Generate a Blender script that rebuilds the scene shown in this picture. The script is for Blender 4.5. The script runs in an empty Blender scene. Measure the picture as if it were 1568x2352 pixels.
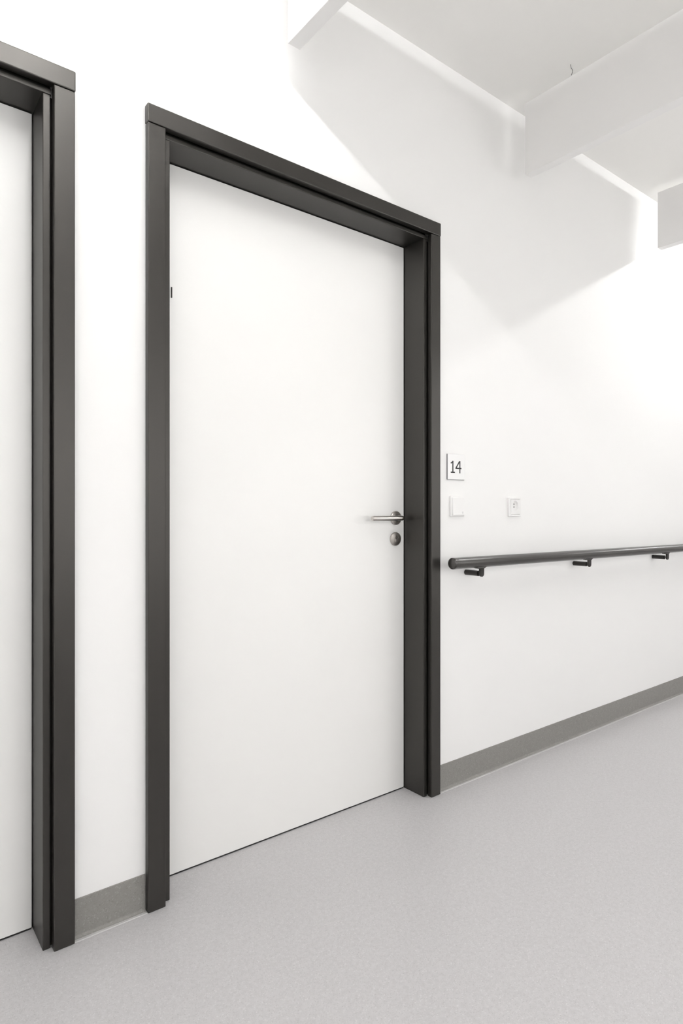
import bpy, bmesh, math
from mathutils import Vector, Matrix

# ---------------------------------------------------------------- settings
sc = bpy.context.scene
sc.view_settings.view_transform = 'Standard'
sc.view_settings.look = 'None'
sc.view_settings.gamma = 1.0
sc.view_settings.use_curve_mapping = False
sc.view_settings.exposure = 0.36
try:
    sc.cycles.use_denoising = True
    sc.cycles.max_bounces = 7
    sc.cycles.diffuse_bounces = 6
    sc.cycles.glossy_bounces = 2
    sc.cycles.transmission_bounces = 0
    sc.cycles.caustics_reflective = False
    sc.cycles.caustics_refractive = False
    sc.cycles.use_adaptive_sampling = True
    sc.cycles.adaptive_threshold = 0.09
    sc.cycles.adaptive_min_samples = 16
    sc.cycles.sample_clamp_indirect = 8.0
except Exception:
    pass
C = sc.collection
PI = math.pi

# ---------------------------------------------------------------- dimensions (metres; wall runs along X, Y points into it)
WALL = 1.654          # face of the wall with the doors
REAR = -0.75          # face of the wall behind the camera
XL, XR = -4.6, 8.6    # corridor ends
CEIL = 2.815
YC = 1.632            # front of the door casings
YS = 1.6536           # front of the door linings
YD = 1.7588           # face of the door leaves
CAS_T, CAS_B, LIN = 2.1748, 2.1254, 2.107
LAMP_STRENGTH = 66.0
SKY_STRENGTH = 2.6


# ---------------------------------------------------------------- materials
def new_mat(name):
    m = bpy.data.materials.new(name); m.use_nodes = True
    nt = m.node_tree
    return m, nt, nt.nodes['Principled BSDF']


def paint(name, col, rough=0.5, metal=0.0, spec=0.5, tint=(1, 1, 1), var=0.0, scale=3.0, bump=0.0, bscale=300.0, coat=0.0, coat_r=0.2):
    m, nt, b = new_mat(name)
    b.inputs['Roughness'].default_value = rough
    b.inputs['Metallic'].default_value = metal
    b.inputs['Specular IOR Level'].default_value = spec
    b.inputs['Specular Tint'].default_value = tint + (1,)
    b.inputs['Coat Weight'].default_value = coat
    b.inputs['Coat Roughness'].default_value = coat_r
    tc = nt.nodes.new('ShaderNodeTexCoord')
    n = nt.nodes.new('ShaderNodeTexNoise'); n.inputs['Scale'].default_value = scale; n.inputs['Detail'].default_value = 4
    nt.links.new(tc.outputs['Object'], n.inputs['Vector'])
    r = nt.nodes.new('ShaderNodeValToRGB')
    r.color_ramp.elements[0].position = 0.3; r.color_ramp.elements[1].position = 0.7
    r.color_ramp.elements[0].color = tuple(c * (1 - var) for c in col) + (1,)
    r.color_ramp.elements[1].color = tuple(min(1, c * (1 + var)) for c in col) + (1,)
    nt.links.new(n.outputs['Fac'], r.inputs['Fac'])
    nt.links.new(r.outputs['Color'], b.inputs['Base Color'])
    if bump > 0:
        n2 = nt.nodes.new('ShaderNodeTexNoise'); n2.inputs['Scale'].default_value = bscale; n2.inputs['Detail'].default_value = 3
        nt.links.new(tc.outputs['Object'], n2.inputs['Vector'])
        bp = nt.nodes.new('ShaderNodeBump'); bp.inputs['Strength'].default_value = bump; bp.inputs['Distance'].default_value = 0.001
        nt.links.new(n2.outputs['Fac'], bp.inputs['Height'])
        nt.links.new(bp.outputs['Normal'], b.inputs['Normal'])
    return m


def speckled(name, base, dark, light, rough, s1, s2, amount, spec=0.4):
    """sheet vinyl: a flat base colour with fine darker and lighter chips"""
    m, nt, b = new_mat(name)
    b.inputs['Roughness'].default_value = rough
    b.inputs['Specular IOR Level'].default_value = spec
    tc = nt.nodes.new('ShaderNodeTexCoord')
    def chips(scale, lo, hi, off):
        mp = nt.nodes.new('ShaderNodeMapping'); mp.inputs['Location'].default_value = (off, off * .7, off * .3)
        nt.links.new(tc.outputs['Object'], mp.inputs['Vector'])
        n = nt.nodes.new('ShaderNodeTexNoise'); n.inputs['Scale'].default_value = scale; n.inputs['Detail'].default_value = 2.0
        nt.links.new(mp.outputs['Vector'], n.inputs['Vector'])
        mr = nt.nodes.new('ShaderNodeMapRange'); mr.inputs['From Min'].default_value = lo; mr.inputs['From Max'].default_value = hi
        nt.links.new(n.outputs['Fac'], mr.inputs['Value'])
        return mr.outputs['Result']
    def mix(fac, a, bcol, k):
        mx = nt.nodes.new('ShaderNodeMix'); mx.data_type = 'RGBA'
        mu = nt.nodes.new('ShaderNodeMath'); mu.operation = 'MULTIPLY'; mu.inputs[1].default_value = k
        nt.links.new(fac, mu.inputs[0]); nt.links.new(mu.outputs[0], mx.inputs['Factor'])
        if isinstance(a, tuple): mx.inputs['A'].default_value = a + (1,)
        else: nt.links.new(a, mx.inputs['A'])
        mx.inputs['B'].default_value = bcol + (1,)
        return mx.outputs['Result']
    c = mix(chips(s2 * .35, .40, .64, 3.1), base, tuple(x * .94 for x in base), 1.0)
    c = mix(chips(s1, .58, .70, 1.3), c, dark, amount)
    c = mix(chips(s2, .60, .70, 7.7), c, light, amount)
    nt.links.new(c, b.inputs['Base Color'])
    return m


def emitter(name, col, strength):
    m, nt, b = new_mat(name)
    b.inputs['Base Color'].default_value = (.9, .9, .9, 1)
    b.inputs['Emission Color'].default_value = col + (1,)
    b.inputs['Emission Strength'].default_value = strength
    return m


M_WALL = paint('white_wall_paint', (.905, .902, .897), .62, spec=.3, var=.004, scale=2.0)
M_CEIL = paint('white_ceiling_paint', (.885, .878, .858), .75, spec=.2, var=.004, scale=2.0)
M_BAFFLE = paint('white_baffle_board', (.86, .852, .845), .7, spec=.25, var=.006, scale=5.0)
M_FLOOR = speckled('grey_speckled_vinyl', (.56, .548, .556), (.40, .39, .395), (.68, .672, .677), .42, 290.0, 270.0, .62)
M_BASE = speckled('dark_grey_speckled_vinyl', (.275, .266, .252), (.20, .193, .182), (.36, .35, .34), .5, 240.0, 230.0, .7)
M_BEAD = paint('pale_sealant', (.55, .545, .54), .5, var=.02, scale=20)
M_FRAME = paint('dark_umber_satin_metal', (.004, .0034, .0025), .42, metal=0, spec=.9, tint=(1, .96, .91), var=.015, scale=6.0, bump=.03, bscale=700)
M_RAIL = paint('dark_grey_powder_coat', (.030, .027, .024), .24, metal=0, spec=.9, var=.01, scale=20)
M_BLACK = paint('black_metal', (.016, .014, .012), .35, spec=.4, var=.05, scale=30)
M_LEAF = paint('offwhite_door_laminate', (.905, .90, .886), .38, spec=.35, var=.004, scale=1.5, bump=.01, bscale=60)
M_STEEL = paint('brushed_stainless', (.62, .59, .56), .26, metal=1.0, var=.03, scale=40)
M_STEEL2 = paint('satin_stainless_plate', (.52, .49, .46), .34, metal=1.0, var=.03, scale=60)
M_DARK = paint('dark_slot', (.02, .02, .02), .6, var=.05, scale=30)
M_PLASTIC = paint('white_plastic', (.86, .855, .85), .28, spec=.5, var=.003, scale=20)
M_SIGN = paint('white_sign_face', (.88, .88, .88), .2, spec=.5, var=.002, scale=20)
M_EDGE = paint('grey_sign_edge', (.17, .17, .18), .4, var=.02, scale=20)
M_INK = paint('black_ink', (.012, .012, .013), .5, var=.02, scale=20)
M_GREYMARK = paint('grey_mark', (.55, .55, .55), .5, var=.02, scale=20)
M_WIRE = paint('grey_wire', (.10, .10, .095), .5, var=.05, scale=80)
M_LAMP = emitter('lamp_diffuser', (1.0, .997, .992), LAMP_STRENGTH)


# ---------------------------------------------------------------- mesh helpers
def bm_box(bm, x0, x1, y0, y1, z0, z1, bevel=0.0, seg=2):
    t = bmesh.new()
    v = [t.verts.new((x, y, z)) for x in (x0, x1) for y in (y0, y1) for z in (z0, z1)]
    for f in ((0, 1, 3, 2), (4, 6, 7, 5), (0, 4, 5, 1), (2, 3, 7, 6), (0, 2, 6, 4), (1, 5, 7, 3)):
        t.faces.new([v[i] for i in f])
    bmesh.ops.recalc_face_normals(t, faces=t.faces)
    if bevel > 0:
        bmesh.ops.bevel(t, geom=list(t.edges), offset=bevel, segments=seg, affect='EDGES', profile=.5)
    merge(bm, t)


def merge(bm, t):
    me = bpy.data.meshes.new('tmp'); t.to_mesh(me); t.free()
    bm.from_mesh(me); bpy.data.meshes.remove(me)


def bm_prism(bm, poly, axis, a, b, bevel=0.0, seg=2):
    """poly: list of 2-D points; extruded along axis from a to b.
    axis 'z': poly is (x, y); axis 'x': poly is (y, z); axis 'y': poly is (x, z)"""
    t = bmesh.new()
    def p3(p, s):
        return {'z': (p[0], p[1], s), 'x': (s, p[0], p[1]), 'y': (p[0], s, p[1])}[axis]
    lo = [t.verts.new(p3(p, a)) for p in poly]; hi = [t.verts.new(p3(p, b)) for p in poly]
    n = len(poly)
    t.faces.new(lo); t.faces.new(hi)
    for i in range(n):
        t.faces.new((lo[i], lo[(i + 1) % n], hi[(i + 1) % n], hi[i]))
    bmesh.ops.recalc_face_normals(t, faces=t.faces)
    if bevel > 0:
        bmesh.ops.bevel(t, geom=list(t.edges), offset=bevel, segments=seg, affect='EDGES', profile=.5)
    merge(bm, t)


def bm_lathe(bm, prof, origin, axis, n=40):
    """prof: list of (radius, distance along axis)"""
    t = bmesh.new()
    ax = Vector(axis).normalized()
    u = ax.orthogonal().normalized(); w = ax.cross(u)
    o = Vector(origin)
    rings = []
    for r, s in prof:
        if r < 1e-7:
            rings.append([t.verts.new(o + ax * s)])
        else:
            rings.append([t.verts.new(o + ax * s + (u * math.cos(2 * PI * i / n) + w * math.sin(2 * PI * i / n)) * r) for i in range(n)])
    for A, B in zip(rings, rings[1:]):
        for i in range(n):
            j = (i + 1) % n
            if len(A) == 1 and len(B) == 1: continue
            if len(A) == 1: t.faces.new((A[0], B[j], B[i]))
            elif len(B) == 1: t.faces.new((A[i], A[j], B[0]))
            else: t.faces.new((A[i], A[j], B[j], B[i]))
    if len(rings[0]) > 1: t.faces.new(rings[0][::-1])
    if len(rings[-1]) > 1: t.faces.new(rings[-1])
    bmesh.ops.recalc_face_normals(t, faces=t.faces)
    merge(bm, t)


def bm_tube(bm, pts, r, n=20, cap=True):
    t = bmesh.new()
    P = [Vector(p) for p in pts]
    rings = []
    up = None
    for i, p in enumerate(P):
        d = (P[min(i + 1, len(P) - 1)] - P[max(i - 1, 0)]).normalized()
        if up is None: up = d.orthogonal().normalized()
        up = (up - d * up.dot(d)).normalized(); s = d.cross(up)
        rr = r[i] if isinstance(r, (list, tuple)) else r
        rings.append([t.verts.new(p + (up * math.cos(2 * PI * k / n) + s * math.sin(2 * PI * k / n)) * rr) for k in range(n)])
    for A, B in zip(rings, rings[1:]):
        for k in range(n):
            t.faces.new((A[k], A[(k + 1) % n], B[(k + 1) % n], B[k]))
    if cap:
        t.faces.new(rings[0][::-1]); t.faces.new(rings[-1])
    bmesh.ops.recalc_face_normals(t, faces=t.faces)
    merge(bm, t)


def obj(name, bm, mat, parent=None, smooth=True, angle=19):
    me = bpy.data.meshes.new(name)
    bm.to_mesh(me); bm.free()
    me.materials.append(mat)
    if smooth:
        me.polygons.foreach_set('use_smooth', [True] * len(me.polygons))
        try: me.set_sharp_from_angle(angle=math.radians(angle))
        except Exception: pass
    me.update()
    o = bpy.data.objects.new(name, me); C.objects.link(o)
    if parent is not None:
        o.parent = parent
        loc = Vector()
        q = parent
        while q is not None:
            loc += q.location; q = q.parent
        me.transform(Matrix.Translation(-loc))   # geometry is written in world metres
    return o


def B(): return bmesh.new()


def box(*a, **k):
    bm = B(); bm_box(bm, *a, **k); return bm


def empty(name, loc):
    o = bpy.data.objects.new(name, None); C.objects.link(o); o.location = loc
    o.empty_display_size = .05
    return o


def tag(o, label, cat, group=None, kind=None):
    if label: o['label'] = label
    if cat: o['category'] = cat
    if group: o['group'] = group
    if kind: o['kind'] = kind
    return o


def struct(o, label=None, cat=None):
    o['kind'] = 'structure'
    if label: o['label'] = label
    if cat: o['category'] = cat
    return o


# ---------------------------------------------------------------- room shell
struct(obj('floor', box(XL, XR, REAR - .15, 2.3, -.12, 0), M_FLOOR, smooth=False), 'pale grey speckled vinyl corridor floor', 'floor')
struct(obj('ceiling', box(XL, XR, REAR - .15, 2.3, CEIL, CEIL + .12), M_CEIL, smooth=False), 'plain white ceiling above the hanging baffles', 'ceiling')

# door openings in the front wall: (hx0, hx1) outer casing edges
D1 = (.6281, 1.7683)
D0 = (.4419 - (D1[1] - D1[0]), .4419)
W = .0495             # casing face width
S = .0205             # further step of the lining
bm = B()
cuts = [XL, D0[0] + .03, D0[1] - .03, D1[0] + .03, D1[1] - .03, XR]
for i in (0, 2, 4):
    bm_box(bm, cuts[i], cuts[i + 1], WALL, WALL + .16, 0, CEIL)
for i in (1, 3):
    bm_box(bm, cuts[i], cuts[i + 1], WALL, WALL + .16, 2.15, CEIL)
struct(obj('wall_front', bm, M_WALL, smooth=False), 'white corridor wall holding the two doors and the handrail', 'wall')
# three unseen windows added in the rear wall for soft daylight fill
FILL_WIN = [(-1.9, -.3), (.25, 1.85), (3.0, 4.6)]
WZ0, WZ1 = .75, 2.0
bm = B()
bm_box(bm, XL, XR, REAR - .15, REAR, 0, WZ0)
bm_box(bm, XL, XR, REAR - .15, REAR, WZ1, CEIL)
xs = [XL] + [x for p in FILL_WIN for x in p] + [XR]
for i in range(0, len(xs), 2):
    bm_box(bm, xs[i], xs[i + 1], REAR - .15, REAR, WZ0, WZ1)
struct(obj('wall_rear', bm, M_WALL, smooth=False), 'white corridor wall with windows facing the doors', 'wall')
for i, (a, b) in enumerate(FILL_WIN):
    yw0, yw1 = REAR - .13, REAR - .07
    fr = B()
    for q in ((a, a + .05, WZ0, WZ1), (b - .05, b, WZ0, WZ1), ((a + b) / 2 - .03, (a + b) / 2 + .03, WZ0, WZ1), (a, b, WZ0, WZ0 + .05), (a, b, WZ1 - .05, WZ1)):
        bm_box(fr, q[0], q[1], yw0, yw1, q[2], q[3])
    wn = struct(obj('window_%d' % (i + 1), fr, M_PLASTIC, smooth=False), ['white window facing the left door', 'white window facing the door beside the number 14 sign', 'white window facing the handrail'][i], 'window')
    obj('window_sill', box(a - .03, b + .03, REAR - .10, REAR + .03, WZ0 - .03, WZ0, bevel=.003), M_PLASTIC, wn)
    ld = bpy.data.lights.new('window_portal', 'AREA'); ld.shape = 'RECTANGLE'; ld.size = b - a; ld.size_y = WZ1 - WZ0
    ld.cycles.is_portal = True
    lo = bpy.data.objects.new('window_portal', ld); C.objects.link(lo); lo.parent = wn
    lo.location = ((a + b) / 2, REAR - .14, (WZ0 + WZ1) / 2); lo.rotation_euler = (PI / 2, 0, PI)
struct(obj('wall_left', box(XL - .15, XL, REAR - .15, 2.3, 0, CEIL), M_WALL, smooth=False), 'white end wall at the left of the corridor', 'wall')
struct(obj('wall_right', box(XR, XR + .15, REAR - .15, 2.3, 0, CEIL), M_WALL, smooth=False), 'white end wall at the right of the corridor', 'wall')


def baseboard(name, x0, x1, label):
    """coved vinyl skirting: flat face, a curve at the foot and a thin feathered edge on the floor"""
    r = .010; yf = WALL - .0028
    prof = [(WALL, .0988), (yf + .0008, .0988), (yf, .098)]
    cy, cz = yf - r, r + .0006
    for k in range(0, 9):
        a = k / 8 * PI / 2
        prof.append((cy + r * math.cos(a), cz - r * math.sin(a)))
    prof += [(cy, 0.0), (WALL, 0.0)]
    bm = B(); bm_prism(bm, prof, 'x', x0, x1)
    o = struct(obj(name, bm, M_BASE), label, 'baseboard')
    bead = B()
    bm_prism(bead, [(cy + .004, .0011), (cy + .001, .0016), (cy - .004, .0013), (cy - .006, .0), (cy + .004, .0)], 'x', x0, x1)
    b = obj('sealant_bead', bead, M_BEAD, o)
    return o


baseboard('baseboard_front', D1[1] + .0005, XR, 'dark grey speckled baseboard running right under the handrail')
baseboard('baseboard_front.001', D0[1] + .0005, D1[0] - .0005, 'short dark grey speckled baseboard between the two door frames')
struct(obj('baseboard_rear', box(XL, XR, REAR, REAR + .003, 0, .0988), M_BASE, smooth=False), 'dark grey baseboard along the wall facing the doors', 'baseboard')


# ---------------------------------------------------------------- doors
def door(name, x0, x1, handle_right, label):
    root = empty(name, ((x0 + x1) / 2, YD, 0))
    struct(root, label, 'door')
    px0, px1 = x0 + W, x1 - W
    sx0, sx1 = px0 + S, px1 - S
    # side casings stop under the head casing, which is a hair wider
    for a, b in ((x0, px0), (px1, x1)):
        obj('side_casing', box(a, b, YC, WALL - .0004, 0, CAS_B - .0012, bevel=.0026), M_FRAME, root)
    obj('head_casing', box(x0 - .0012, x1 + .0012, YC - .0012, WALL - .0004, CAS_B, CAS_T, bevel=.0026), M_FRAME, root)
    # linings with a shadow groove next to the casing
    yb = YD + .055
    for s in (0, 1):
        e, c, i = (x0 + .031, px0, sx0) if s == 0 else (x1 - .031, px1, sx1)
        g = c + (.0030 if s == 0 else -.0030)
        poly = [(e, yb), (e, YS + .0106), (g, YS + .0106), (g, YS), (i, YS), (i, yb)]
        bm = B(); bm_prism(bm, poly, 'z', 0, LIN, bevel=.0019)
        obj('jamb_lining', bm, M_FRAME, root)
    poly = [(yb, 2.148), (YS + .0106, 2.148), (YS + .0106, CAS_B - .0040), (YS, CAS_B - .0040), (YS, LIN + .0006), (yb, LIN + .0006)]
    bm = B(); bm_prism(bm, poly, 'x', px0 + .0005, px1 - .0005, bevel=.0019)
    obj('head_lining', bm, M_FRAME, root)
    # leaf
    leaf = obj('door_leaf', box(sx0 + .0022, sx1 - .0022, YD, YD + .045, .0045, LIN - .0022, bevel=.0012), M_LEAF, root)
    leaf['label'] = 'off-white flush door leaf'
    # rubber drop seal under the leaf
    obj('bottom_seal', box(sx0 + .004, sx1 - .004, YD + .0008, YD + .04, .0004, .0046), M_DARK, leaf)
    # hinges on the edge away from the handle
    for z in (.245, 1.02, 1.7255):
        h = B()
        if handle_right:
            bm_box(h, sx0 + .0470, sx0 + .0506, YD - .0030, YD + .0006, z - .0155, z + .0155, bevel=.0004)
        else:
            bm_box(h, sx1 - .0502, sx1 - .040, YD - .0012, YD + .0006, z - .0155, z + .0155, bevel=.0004)
        if z > 1.5 and handle_right:
            obj('hinge_plate', h, M_BLACK, leaf)
        else:
            h.free()
    # lever handle
    sgn = -1 if handle_right else 1
    hx = (sx1 - .0475) if handle_right else (sx0 + .0475)
    hz = 1.0525
    hd = B()
    yl = 1.7135
    r = .0095
    pts = [(hx, YD - .002, hz), (hx, yl + .017, hz)]
    for k in range(1, 9):
        a = k / 8 * PI / 2
        pts.append((hx + sgn * .014 * (1 - math.cos(a)), yl + .014 - .014 * math.sin(a), hz))
    pts += [(hx + sgn * .05, yl, hz), (hx + sgn * .152, yl, hz), (hx + sgn * .1555, yl, hz), (hx + sgn * .157, yl, hz)]
    rr = [r] * (len(pts) - 2) + [r * .95, r * .78]
    bm_tube(hd, pts, rr, n=28)
    lever = obj('door_handle', hd, M_STEEL, root); lever['label'] = 'brushed steel lever handle'
    rs = B()
    bm_lathe(rs, [(.0265, 0), (.0265, .0062), (.0252, .0080), (.0150, .0086), (.0145, .0078), (.0, .0078)], (hx, YD, hz), (0, -1, 0), 44)
    obj('rosette', rs, M_STEEL2, lever)
    bs = B()
    bm_lathe(bs, [(.0125, .0076), (.0125, .0105), (.0100, .0112), (.0, .0112)], (hx, YD, hz), (0, -1, 0), 32)
    obj('bearing_ring', bs, M_DARK, lever)
    # lock rosette below
    kx, kz = hx - .002 * (1 if handle_right else -1), .972
    rs = B()
    bm_lathe(rs, [(.0262, 0), (.0262, .0058), (.0246, .0082), (.0215, .0092), (.0, .0094)], (kx, YD, kz), (0, -1, 0), 44)
    lock = obj('lock_rosette', rs, M_STEEL2, root); lock['label'] = 'round steel lock rosette'
    # profile cylinder: round head with a tongue below
    poly = []
    for k in range(0, 25):
        a = math.radians(-62 + k / 24 * 304)
        poly.append((kx + .0086 * math.cos(a), kz + .0065 + .0086 * math.sin(a)))
    poly += [(kx - .0045, kz - .0105), (kx - .0030, kz - .0128), (kx + .0030, kz - .0128), (kx + .0045, kz - .0105)]
    cy = B(); bm_prism(cy, poly, 'y', YD - .0115, YD - .009, bevel=.0004)
    cyl = obj('lock_cylinder', cy, M_STEEL, lock)
    ky = B(); bm_box(ky, kx - .0011, kx + .0011, YD - .0118, YD - .0112, kz + .0015, kz + .0105)
    obj('keyhole', ky, M_DARK, lock)
    return root


door('door_1', D1[0], D1[1], True, 'off-white door in dark frame beside the number 14 sign, steel lever handle')
door('door_2', D0[0], D0[1], False, 'off-white door in dark frame cut off by the left photo edge')

# ---------------------------------------------------------------- number sign
sg = empty('room_number_sign', (1.8752, WALL, 1.2025))
tag(sg, 'small square white sign with black number 14 above the light switch', 'sign')
obj('backing_plate', box(1.8256, 1.9246, WALL - .0046, WALL, 1.2022, 1.3026, bevel=.0003), M_EDGE, sg)['label'] = 'grey edged backing plate'
obj('sign_face', box(1.8260, 1.9243, WALL - .0056, WALL - .0046, 1.2034, 1.3024, bevel=.0003), M_SIGN, sg)


def stroke(bm, p, q, w, y0, y1):
    p = Vector((p[0], p[1])); q = Vector((q[0], q[1])); d = (q - p).normalized(); n = Vector((-d.y, d.x)) * w / 2
    bm_prism(bm, [tuple(p + n), tuple(q + n), tuple(q - n), tuple(p - n)], 'y', y0, y1)


yi0, yi1 = WALL - .0060, WALL - .0055
bm = B()
stroke(bm, (1.8555, 1.2290), (1.8555, 1.2762), .0062, yi0, yi1)
stroke(bm, (1.8434, 1.2312), (1.8672, 1.2312), .0048, yi0 - .00004, yi1)
stroke(bm, (1.8438, 1.2668), (1.8560, 1.2728), .0050, yi0 - .00008, yi1)
obj('numeral_one', bm, M_INK, sg, smooth=False)
bm = B()
stroke(bm, (1.8965, 1.2284), (1.8965, 1.2766), .0058, yi0, yi1)
stroke(bm, (1.8706, 1.2478), (1.9058, 1.2478), .0050, yi0 - .00004, yi1)
stroke(bm, (1.8727, 1.2472), (1.8950, 1.2760), .0052, yi0 - .00008, yi1)
obj('numeral_four', bm, M_INK, sg, smooth=False)

# ---------------------------------------------------------------- light switch
sw = empty('light_switch', (1.8810, WALL, 1.0580))
tag(sw, 'white square rocker switch on the wall below the number 14 sign', 'light switch')
sx, sz = 1.8810, 1.0980
obj('switch_frame', box(sx - .0402, sx + .0402, WALL - .0085, WALL, sz - .0402, sz + .0402, bevel=.0022, seg=3), M_PLASTIC, sw)
# rocker: a wedge, pressed out a little at the bottom
rk = B()
bm_prism(rk, [(WALL - .0080, sz - .0350), (WALL - .0150, sz - .0350), (WALL - .0122, sz + .0350), (WALL - .0080, sz + .0350)], 'x', sx - .0338, sx + .0338, bevel=.0012)
rocker = obj('rocker', rk, M_PLASTIC, sw)
ic = B()
for (a, b) in (((.0225, -.0290), (.0225, -.0205)), ((.0195, -.0268), (.0255, -.0268))):
    stroke(ic, (sx + a[0], sz + a[1]), (sx + b[0], sz + b[1]), .0014, WALL - .0152, WALL - .0140)
obj('symbol', ic, M_GREYMARK, rocker, smooth=False)

# ---------------------------------------------------------------- wall socket
so = empty('wall_socket', (2.2480, WALL, 1.0560))
tag(so, 'white square power socket with a round recess above the handrail', 'socket')
ox, oz = 2.2480, 1.0970
HF = .0402


def frame_ring(bm, cx, cz, outer, inner, yf, yb):
    """square frame with a square opening"""
    bm_box(bm, cx - outer, cx + outer, yf, yb, cz + inner, cz + outer, bevel=.0012)
    bm_box(bm, cx - outer, cx + outer, yf, yb, cz - outer, cz - inner, bevel=.0012)
    bm_box(bm, cx - outer, cx - inner, yf, yb, cz - inner - .001, cz + inner + .001, bevel=.0012)
    bm_box(bm, cx + inner, cx + outer, yf, yb, cz - inner - .001, cz + inner + .001, bevel=.0012)


fr = B(); frame_ring(fr, ox, oz, HF, .0318, WALL - .0105, WALL)
obj('socket_frame', fr, M_PLASTIC, so)


def plate_with_recess(cx, cz, half, yf, rc, rcz, depth, n=48):
    bm = bmesh.new()
    sq, ci, fl, bk = [], [], [], []
    for i in range(n):
        a = 2 * PI * i / n
        c, s = math.cos(a), math.sin(a)
        k = half / max(abs(c), abs(s))
        sq.append(bm.verts.new((cx + c * k, yf, cz + s * k)))
        bk.append(bm.verts.new((cx + c * k, WALL, cz + s * k)))
        ci.append(bm.verts.new((cx + c * rc, yf, rcz + s * rc)))
        fl.append(bm.verts.new((cx + c * rc * .93, yf + depth, rcz + s * rc * .93)))
    for i in range(n):
        j = (i + 1) % n
        bm.faces.new((sq[i], sq[j], ci[j], ci[i]))
        bm.faces.new((ci[i], ci[j], fl[j], fl[i]))
        bm.faces.new((sq[j], sq[i], bk[i], bk[j]))
    bm.faces.new(fl)
    bmesh.ops.recalc_face_normals(bm, faces=bm.faces)
    return bm


pl = obj('cover_plate', plate_with_recess(ox, oz, .0312, WALL - .0115, .0198, 1.1030, .0095), M_PLASTIC, so)
for dz in (.0062, -.0062):
    h = B(); bm_lathe(h, [(.0030, 0), (.0030, .0004), (.0, .0004)], (ox + .002, WALL - .0019, 1.1028 + dz), (0, -1, 0), 20)
    obj('pin_hole', h, M_DARK, pl)
# ---------------------------------------------------------------- handrail
RY, RR = 1.5825, .0218
RX0, RX1 = 1.7745, 6.2
def rail_z(x): return .8805 - .0061 * (x - 1.93)
hr = empty('handrail', (RX0, WALL, .83))
tag(hr, 'dark grey tubular handrail on small wall brackets right of the door', 'handrail')
t = B()
bm_tube(t, [(RX0 + .018, RY, rail_z(RX0)), (RX1, RY, rail_z(RX1))], RR, n=48)
obj('rail_tube', t, M_RAIL, hr)
t = B()
d = Vector((-1, 0, .0061)).normalized()
bm_lathe(t, [(RR - .0002, -.004), (RR + .0004, 0), (RR + .0004, .0125), (RR - .0012, .0155), (RR - .0048, .0175), (.010, .0185), (.0, .0187)], (RX0 + .018, RY, rail_z(RX0)), d, 48)
obj('end_cap', t, M_RAIL, hr)
for bx in (1.9376, 2.7180, 3.5083, 4.30, 5.09, 5.88):
    bz = rail_z(bx) - RR - .0238
    t = B()
    # arm straight out of the wall
    bm_lathe(t, [(.0088, 0), (.0108, .0015), (.0108, .066), (.0095, .067)], (bx, WALL, bz), (0, -1, 0), 28)
    br = obj('wall_bracket', t, M_BLACK, hr)
    # upright lug at the front end, rounded at the foot
    poly = []
    for k in range(0, 17):
        a = PI + k / 16 * PI
        poly.append((bx + .0122 * math.cos(a), bz + .0122 * math.sin(a)))
    top = bz + .0215
    poly += [(bx + .0122, top), (bx - .0122, top)]
    t = B(); bm_prism(t, poly, 'y', RY - .0125, RY - .0050, bevel=.0010)
    obj('lug', t, M_BLACK, br)
    # saddle plate under the tube with chamfered ends
    zt = bz + .0200
    t = B()
    bm_prism(t, [(bx - .016, zt), (bx + .016, zt), (bx + .031, zt + .0085), (bx - .031, zt + .0085)], 'y', RY - .0120, RY + .0120, bevel=.0008)
    obj('saddle', t, M_RAIL, br)
    t = B(); bm_lathe(t, [(.0034, 0), (.0034, .0006), (.0022, .0009), (.0, .0004)], (bx, RY - .0122, bz), (0, -1, 0), 20)
    obj('bolt', t, M_DARK, br)

# ---------------------------------------------------------------- ceiling baffles
BY0, BY1 = REAR + .10, 1.555
BZ0, BZ1 = 2.4701, 2.7642
BT = .0431


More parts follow.
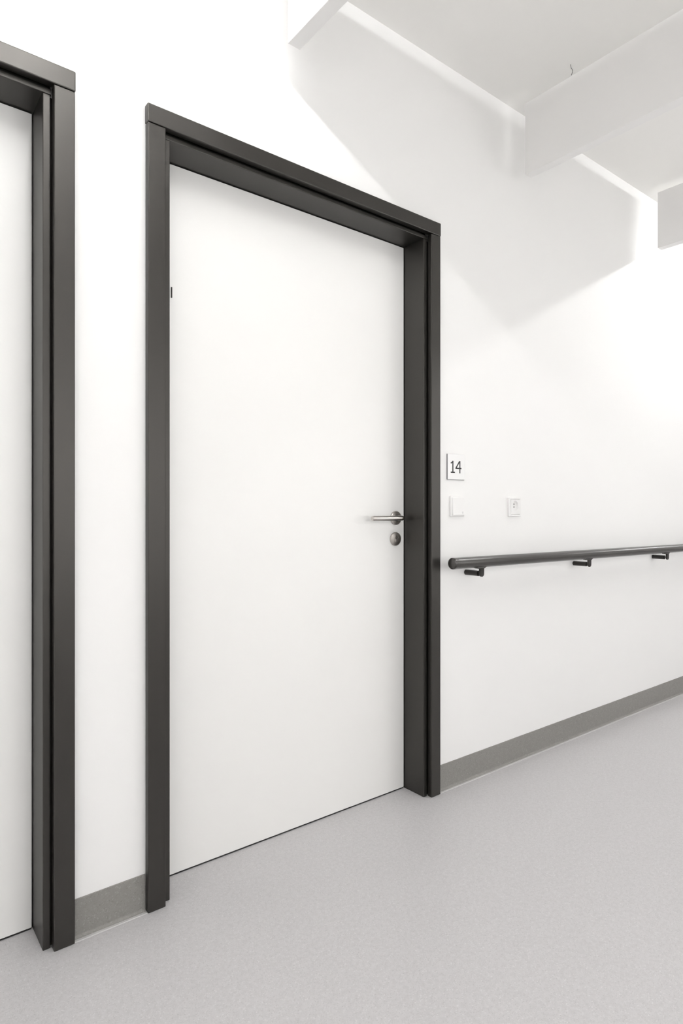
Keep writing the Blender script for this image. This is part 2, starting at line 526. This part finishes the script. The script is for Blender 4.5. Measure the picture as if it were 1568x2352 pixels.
def baffle(x0, label):
    cx = x0 + BT / 2
    root = empty('ceiling_baffle', (cx, (BY0 + BY1) / 2, BZ0))
    tag(root, label, 'ceiling baffle', 'white baffles hanging across the corridor ceiling')
    obj('board', box(x0, x0 + BT, BY0, BY1, BZ0, BZ1, bevel=.0012), M_BAFFLE, root)
    for y in (1.3465, .45, -.45):
        w = B()
        xw = x0 + .0035
        zs = [BZ1 + .0045, BZ1 + .012, BZ1 + .018, BZ1 + .026, BZ1 + .033, BZ1 + .040, CEIL]
        ofs = [(.000, .000), (-.001, -.0035), (-.003, -.007), (-.001, -.003), (.000, .001), (.001, .003), (.0025, .0055)]
        bm_tube(w, [(xw + a, y + b, z) for z, (a, b) in zip(zs, ofs)], .0011, n=8)
        wire = obj('suspension_wire', w, M_WIRE, root)
        f = B(); bm_lathe(f, [(.0095, -.001), (.0085, .002), (.0030, .0065), (.0, .0068)], (xw + .006, y, BZ1), (0, 0, 1), 20)
        obj('wire_fitting', f, M_PLASTIC, wire)
    return root


baffle(1.0233, 'white hanging ceiling baffle at the top edge above the two doors')
baffle(2.1937, 'wide grey-white hanging ceiling baffle with a dark wire on its top edge')
baffle(3.3557, 'small white hanging ceiling baffle at the right photo edge')


# ---------------------------------------------------------------- ceiling lamps (lit, between every third pair of baffles)
def lamp(x, label):
    y0, y1 = .05, 1.27
    root = empty('linear_ceiling_lamp', (x, (y0 + y1) / 2, CEIL))
    tag(root, label, 'ceiling lamp', 'lit linear lamps on the corridor ceiling')
    obj('housing', box(x - .009, x + .009, y0, y1, 2.776, CEIL, bevel=.002), M_PLASTIC, root)
    obj('diffuser', box(x - .012, x + .012, y0 + .004, y1 - .004, 2.752, 2.776), M_LAMP, root)
    for y in (y0, y1 - .006):
        obj('end_cap', box(x - .014, x + .014, y - .003, y + .009, 2.750, 2.778, bevel=.002), M_PLASTIC, root)


lamp(.465, 'lit white linear lamp on the ceiling in front of the doors')
lamp(3.955, 'lit white linear lamp on the ceiling right of the third baffle')
lamp(-3.025, 'lit white linear lamp at the far left of the corridor')
lamp(7.445, 'lit white linear lamp at the far right of the corridor')

# ---------------------------------------------------------------- world: overcast daylight outside the added fill windows
w = bpy.data.worlds.new('World'); sc.world = w; w.use_nodes = True
w.node_tree.nodes['Background'].inputs['Color'].default_value = (1.0, .99, .97, 1)
w.node_tree.nodes['Background'].inputs['Strength'].default_value = SKY_STRENGTH

# ---------------------------------------------------------------- camera
cam = bpy.data.cameras.new('Camera')
co = bpy.data.objects.new('Camera', cam); C.objects.link(co)
cam.sensor_fit = 'HORIZONTAL'; cam.sensor_width = 36.0
cam.lens = 36.0 * 1432.26 / 1568
cam.shift_y = -2.6 / 1568
cam.clip_start = .02
co.location = (0, 0, 1.08)
co.rotation_euler = (PI / 2, 0, -math.radians(38.264))
sc.camera = co
